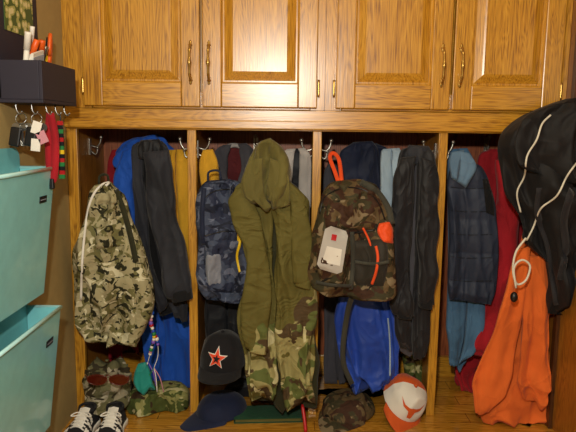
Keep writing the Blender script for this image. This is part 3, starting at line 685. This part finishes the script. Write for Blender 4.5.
# ---------------------------------------------------------------- cubby four
garment("hooded_sweatshirt",[(451,149,466,148),(448,158,472,161),(449,185,478,188),(449,250,482,250),(448,310,484,312),(448,340,478,344),(450,364,466,362)],.13,f_denim,81,"faded blue hooded sweatshirt behind the quilted vest","sweatshirt",edge=.3,fold=.03)
vj=loft("quilted_vest",[(453,164,468,162),(449,173,483,169),(449,198,493,200),(449,240,497,240),(449,275,497,278),(450,300,492,305)],.04,.024,f_vest,seed=82,fold=.022,quilt=6,qd=.34,pw=.6,edge=.3,hw=.5,form=.8,nr=130,label="grey-navy quilted vest with open light blue collar",cat="vest")
loft("collar",[(452,152,464,150),(449,163,460,162),(451,178,457,182)],.01,.012,f_slate,vj,seed=95,fold=.016,nr=30,label="light blue stand-up collar")
loft("collar",[(458,151,469,153),(460,163,476,168),(457,182,466,188)],.005,.010,f_slate,vj,seed=96,fold=.016,nr=30,label="light blue stand-up collar")
patch("armhole",vj,[(482,178,489,177),(484,195,494,197),(486,214,495,218)],.0005,f_in,label="dark open armhole")
for k in range(1,6):
    yy=164+(303-164)*k/6
    tubeon("quilt_seam",vj,[(451,yy),(468,yy+1.5),(492,yy+1)],.0012,f_rib)
rj=garment("jacket",[(490,149,512,149),(480,160,524,162),(480,220,528,225),(476,280,528,282),(470,335,524,338),(456,372,514,374),(462,394,500,394)],.235,f_crim,83,"crimson jacket hanging in the shadow of the cubby","jacket",fold=.036,s0=.4,s1=.35,hw=.25)
sleeve([(496,160,514,158),(496,200,518,202),(494,250,516,252),(482,300,506,302),(468,348,494,352)],.10,.024,f_crim,rj,89,fold=.024,cuff=f_red,hw=.6)
orj=loft("safety_jacket",[(524,228,543,226),(518,248,547,248),(511,280,549,280),(503,315,550,315),(494,350,550,352),(485,385,550,388),(482,412,550,414),(490,428,548,428)],-.035,.010,f_orange,seed=84,fold=.045,K=1.6,hw=.3,ragged=.07,edge=.3,lean=1.2,form=.5,pw=.5,label="orange jacket draped below the black pack",cat="jacket")
loft("panel",[(516,250,530,246),(508,280,527,280),(498,315,521,318),(485,350,513,356),(474,386,502,394),(475,404,487,412)],-.085,.008,f_orange,orj,seed=91,fold=.034,K=1.4,hw=.3,nr=90,ns=90,ragged=.05,form=.7,pw=.5,edge=.5)
loft("panel",[(526,256,545,256),(523,300,549,302),(522,340,550,344),(518,385,550,388),(524,424,548,412)],-.075,.008,f_orange,orj,seed=88,fold=.04,K=1.4,hw=.3,nr=90,ns=90,ragged=.06,form=.7,pw=.5,edge=.5)
pk=loft("drawstring_pack",[(564,99,582,97),(528,112,583,110),(509,130,584,130),(505,158,584,160),(508,190,584,192),(520,222,582,225),(534,252,579,255),(542,285,576,288),(548,314,574,318)],-.12,.042,f_black2,seed=86,fold=.085,K=1.7,hw=.5,captop=.3,edge=.6,form=.9,label="limp black canvas drawstring pack with white cords",cat="backpack")
fl2=loft("flap",[(554,104,580,102),(526,118,581,120),(512,138,580,146),(516,158,576,170),(532,172,574,184)],-.18,.010,f_black2,pk,seed=90,fold=.055,K=1.6,hw=.5,nr=70,ns=90,form=.9)
cw=plain("white_cord",hx('#d8d4c4'),.7)
def cord(pts,lab):
    P=[]
    for a,b in spline(pts,44):
        q1=on(pk,a,b,.006); d=ray(a,b).normalized(); h=BV[fl2].ray_cast(CAM,d)
        P.append(h[0]-d*.006 if h[0] is not None and h[0].y<q1.y else q1)
    for _ in range(4): P=[P[0]]+[(P[i-1]+P[i]*2+P[i+1])/4 for i in range(1,43)]+[P[-1]]
    P=[p+V((0,-.006,0)) for p in P]
    vs,fs=tube_geo(P,.0029,8); mk("cord",vs,fs,cw,pk,label=lab)
cord([(550,115),(541,124),(536,140),(526,156),(524,176),(516,192),(520,212)],"white drawstring cord")
cord([(578,160),(566,176),(556,196),(540,208),(533,226),(526,240)],"white drawstring cord")
P=[at(a,b,-.19-.004*sin(i)) for i,(a,b) in enumerate([(526,238),(516,252),(513,270),(517,284),(526,280),(530,266),(522,260),(514,268),(516,288)])]
tube("cord_loop",P,.0034,cw,pk,n=50,label="knotted white cord end")
g=ball(at(514,297,-.19),.012); vs=[V((v.x,v.y,(v.z-at(514,297,-.19).z)*1.4+at(514,297,-.19).z)) for v in g[0]]
mk("cord_stopper",vs,g[1],black,pk)
ribon("strap",pk,[(572,190),(564,220),(566,250),(560,280)],.022,f_bstrap,off=.008)
ribon("strap",pk,[(540,188),(538,215),(548,245),(553,280),(557,305)],.020,f_bstrap,off=.008)

# ---------------------------------------------------------------- left wall: organizer, keys, pockets
yn=-.46; yf=-.215; xw=XL; xo=at(42,75,yn).x
zb=at(42,103,yn).z; zt=at(42,60,yn).z
og=empty("wall_organizer",((xw+xo)/2,(yn+yf)/2,zb),"dark navy painted wooden mail and key organizer on the wall","organizer")
T=.009
vs,fs=boxes([(xw,yn,zb,xo,yf,zb+T),(xo-T,yn,zb+T,xo,yf,zt),(xw,yn,zb+T,xo-T,yn+T,zt),(xw,yf-T,zb+T,xo-T,yf,zt)])
mk("tray",vs,fs,navyWood,og,smooth=False,bevel=.0015)
box("back_board",(xw,yn,zb+T+.001,xw+.008,yf,zt+.35),navyWood,og)
m,t,b=nt("leafy_print")
tc=N(t,'ShaderNodeTexCoord'); vo=N(t,'ShaderNodeTexVoronoi',Scale=45.0); t.links.new(tc.outputs['Object'],vo.inputs['Vector'])
r=ramp(t,[(0,hx('#d9cf9a')),(.35,hx('#a8a860')),(.55,hx('#3f5a26')),(1,hx('#c49a4a'))],'CONSTANT'); t.links.new(vo.outputs['Distance'],r.inputs[0]); t.links.new(r.outputs[0],b.inputs['Base Color'])
box("picture_panel",(xw+.008,yn+.035,zt+.08,xw+.010,yf-.035,zt+.32),m,og,bevel=0,label="framed green leafy print")
KH=[(xw+.045,yn+.02),(xw+.082,yn+.03),(xo-.008,yn+.065),(xo-.006,yn+.125),(xo-.006,yn+.19)]
for (hx_,hy_) in KH:
    tube("key_hook",[(hx_-.012,hy_,zb+.0),(hx_-.010,hy_,zb-.018),(hx_-.002,hy_,zb-.028),(hx_+.005,hy_,zb-.02)],.0022,steel,og,n=12)
def pen(y,x,h,mat,mat2,label,lean=(0,0),r=.0062,nm="pen"):
    e=empty(nm,(x,y,zb+T),label,"pen",group="pens standing in the organizer")
    a=V((x,y,zb+T+.001)); b=a+V((lean[0],lean[1],h)); 
    tube("barrel",[a,a.lerp(b,.75)],r,mat,e); tube("pen_cap",[a.lerp(b,.75),a.lerp(b,.97),b],r*1.25,mat2,e)
pen(yn+.03,xw+.03,.155,white,orangeP,"white marker with orange cap leaning in the organizer",(.05,.03),.007)
pen(yn+.06,xw+.035,.17,white,white,"white marker leaning in the organizer",(.04,-.04),.007)
pen(yn+.09,xw+.04,.15,white,steel,"white pen with silver cap in the organizer",(.03,.055),.006)
pen(yn+.10,xw+.03,.19,steel,white,"silver pen leaning in the organizer",(.04,-.04),.005)
pen(yn+.14,xw+.04,.16,orangeP,orangeP,"orange marker leaning in the organizer",(.04,-.045),.007)
pen(yn+.16,xw+.045,.18,yellowP,black,"yellow pencil leaning in the organizer",(.015,.03),.0045)
nb=empty("notepad",(xw+.05,yn+.08,zb+T),"small white notepad leaning in the organizer","notepad")
Mn=Matrix.Translation((xw+.065,yn+.075,zb+T+.005))@Matrix.Rotation(radians(14),4,'X')@Matrix.Rotation(radians(10),4,'Y')
vs,fs=boxes([(-.003,-.035,0,.003,.035,.125)]); mk("pages",xf(vs,Mn),fs,white,nb,smooth=False)
vs,fs=boxes([(.0031,-.035,0,.0042,.035,.115)]); mk("cover",xf(vs,Mn),fs,f_win,nb,smooth=False)
sx=empty("scissors",(xw+.07,yn+.19,zb+T),"scissors with orange handles standing in the organizer","scissors")
Ms=Matrix.Translation((xw+.055,yn+.175,zb+.02))@Matrix.Rotation(radians(-14),4,'X')@Matrix.Rotation(radians(20),4,'Z')
for s in (-1,1):
    c0=V((0,0,0)); top=V((.0,s*.022,.15))
    v,f=tube_geo(xf([c0+V((0,-s*.003,0)),c0+V((0,s*.003,.10))],Ms),.004); mk("blade",v,f,steel,sx)
    P=[top+V((.0,.017*cos(k/12*2*pi),.030*sin(k/12*2*pi))) for k in range(14)]
    v,f=tube_geo(xf(P,Ms),.0058); mk("handle",v,f,orangeP,sx)
    v,f=tube_geo(xf([V((0,s*.003,.09)),top+V((0,0,-.026))],Ms),.006); mk("shank",v,f,orangeP,sx)
def keyset(x,y,label,kind):
    z=zb-.028
    e=empty("keys",(x,y,z-.08),label,"keys",group="key sets on the organizer hooks")
    ring=[V((x+.014*cos(a),y+.004*sin(a),z-.012+.014*sin(a))) for a in [2*pi*k/16 for k in range(17)]]
    tube("key_ring",ring,.0015,steel,e)
    for k,dx in enumerate((-.014,.0,.013)):
        vs,fs=boxes([(-.003,-.001,-.05,.003,.001,-.01)]); g1=(vs,fs)
        v,f=lathe([(.011,-.001),(.011,.001)],14); g2=(xf(v,Matrix.Rotation(pi/2,4,'X')),f)
        vs,fs=join(g1,g2); mk("key",xf(vs,Matrix.Translation((x+dx,y+k*.004,z-.034))@Matrix.Rotation(dx*14,4,'Y')),fs,steel if k else brassB,e,smooth=False)
    vs,fs=boxes([(-.014,-.005,-.05,.014,.005,0)]); mk("fob",xf(vs,Matrix.Translation((x-.008,y-.01,z-.035))@Matrix.Rotation(.2,4,'Y')),fs,black,e,smooth=False,bevel=.004)
    tags=((.0,-.02,white,.3),(.014,-.045,pinkP,-.4),(-.004,-.065,white,.1)) if kind==1 else ()
    for (dx,dz,mt,ro) in tags:
        vs,fs=boxes([(-.012,-.0012,-.016,.012,.0012,.016)]); 
        mk("tag",xf(vs,Matrix.Translation((x+dx+.006,y-.018,z+dz-.015))@Matrix.Rotation(ro,4,'Y')),fs,mt,e,smooth=False,label={"pink":"pale pink plastic tag"}.get(mt.name,"white plastic tag"))
keyset(KH[0][0],KH[0][1],"car keys with black fob hanging from the organizer",0)
keyset(KH[1][0],KH[1][1],"keys with white and pink plastic tags hanging from the organizer",1)
x,y=KH[2]; z=zb-.024
ly=empty("lanyard",(x,y,z-.2),"red looped lanyard strap hanging from the organizer","lanyard")
ribbon("strap",[(x,y,z),(x+.009,y+.002,z-.06),(x+.008,y+.0,z-.12),(x+.001,y,z-.175),(x-.008,y+.002,z-.175),(x-.011,y+.004,z-.12),(x-.009,y+.003,z-.05),(x-.002,y+.002,z)],.019,f_crim,ly,face=V((.2,-1,0)),n=50)
vs,fs=boxes([(x-.010,y-.008,z-.205,x+.002,y+.006,z-.176)]); mk("clip",vs,fs,black,ly,smooth=False,bevel=.003)
x,y=KH[3]
ly=empty("lanyard",(x,y,z-.19),"woven green red and black strap hanging from the organizer","lanyard")
cols=[redP,black,greenP,black,redP,black,greenP,yellowP,black,redP,greenP,black,redP,greenP]
for i,cm in enumerate(cols):
    vs,fs=boxes([(x-.008,y-.003,z-.02-(i+1)*.0115,x+.008,y+.003,z-.0201-i*.0115)]); mk("band",vs,fs,cm,ly,smooth=False)
tube("cord",[(x,y,z),(x+.002,y,z-.01),(x,y,z-.025)],.002,black,ly,n=8)

def wall_pocket(zr,zbm,label):
    y1=-.37; y0=-.78; xr=at(55,170,y1).x; xb=at(47,291,y1).x; th=.004
    e=empty("wall_pocket",((xw+xr)/2,(y0+y1)/2,zbm),label,"wall file pocket",group="aqua plastic wall file pockets")
    zp=zr+.055
    pl=[(y0,zbm),(y1,zbm),(y1,zp-.03)]+[(y1-.03+.03*cos(a),zp-.03+.03*sin(a)) for a in [pi/2*k/6 for k in range(1,7)]]+[(y0+.03,zp),(y0,zp-.03)]
    n=len(pl); vs=[V((xw+.001,a,b)) for a,b in pl]+[V((xw+.005,a,b)) for a,b in pl]
    fs=[tuple(range(n)),tuple(range(n,2*n))]+[(k,(k+1)%n,n+(k+1)%n,n+k) for k in range(n)]
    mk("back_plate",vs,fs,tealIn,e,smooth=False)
    A=[V((xb,y0+.02,zbm)),V((xb,y1-.02,zbm)),V((xr,y1,zr)),V((xr,y0,zr))]
    B=[V((xw+.006,y0+.02,zbm)),V((xw+.006,y1-.02,zbm)),V((xw+.006,y1,zr)),V((xw+.006,y0,zr))]
    def slab(P,off): 
        vs=list(P)+[p+off for p in P]; return vs,[(0,1,2,3),(4,5,6,7)]+[(k,(k+1)%4,4+(k+1)%4,4+k) for k in range(4)]
    g=[slab(A,V((-th,0,0))),slab([A[1],A[2],B[2],B[1]],V((0,-th,0))),slab([A[0],A[3],B[3],B[0]],V((0,th,0))),slab([A[0],A[1],B[1],B[0]],V((0,0,th)))]
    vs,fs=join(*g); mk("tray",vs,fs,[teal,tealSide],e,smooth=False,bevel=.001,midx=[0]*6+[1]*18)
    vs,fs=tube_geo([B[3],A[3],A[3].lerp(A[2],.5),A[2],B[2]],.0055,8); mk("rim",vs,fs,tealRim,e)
    def fp(u,v):
        p=A[1].lerp(A[0],u); q=A[2].lerp(A[3],u); return p.lerp(q,v)
    def lab(u0,u1,v0,v1,o,mt,nm):
        vs=[fp(u0,v0),fp(u1,v0),fp(u1,v1),fp(u0,v1)]; vs=vs+[p+V((o,0,0)) for p in vs]
        mk(nm,vs,[(0,1,2,3),(4,5,6,7)]+[(k,(k+1)%4,4+(k+1)%4,4+k) for k in range(4)],mt,e,smooth=False)
    lab(.11,.22,.75,.80,.002,black,"label_plate"); lab(.12,.21,.768,.776,.0024,f_win,"label_print")
z1=at(55,168,-.37).z; z1b=at(47,291,-.37).z
wall_pocket(z1,z1b,"aqua plastic wedge-shaped wall file pocket below the keys")
z2=at(60,307,-.37).z
wall_pocket(z2,z2-(z1-z1b),"aqua plastic wall file pocket mounted below another")

# ---------------------------------------------------------------- lights
def area(n,loc,rot,size,en,col):
    l=bpy.data.lights.new(n,'AREA'); l.size=size; l.energy=en; l.color=col
    o=bpy.data.objects.new(n,l); o.location=loc; o.rotation_euler=[radians(a) for a in rot]; scene.collection.objects.link(o)
area("ceiling_light",(0.1,-1.3,WT-.05),(18,0,0),.5,9,(1,.84,.6))
l=bpy.data.lights.new("camera_flash",'POINT'); l.energy=84; l.color=(1,.95,.83); l.shadow_soft_size=.03
o=bpy.data.objects.new("camera_flash",l); o.location=CAM+V((-.08,-.02,.30)); scene.collection.objects.link(o)
w=bpy.data.worlds.new("world"); scene.world=w; w.use_nodes=True
w.node_tree.nodes['Background'].inputs[0].default_value=(.9,.75,.52,1); w.node_tree.nodes['Background'].inputs[1].default_value=.14
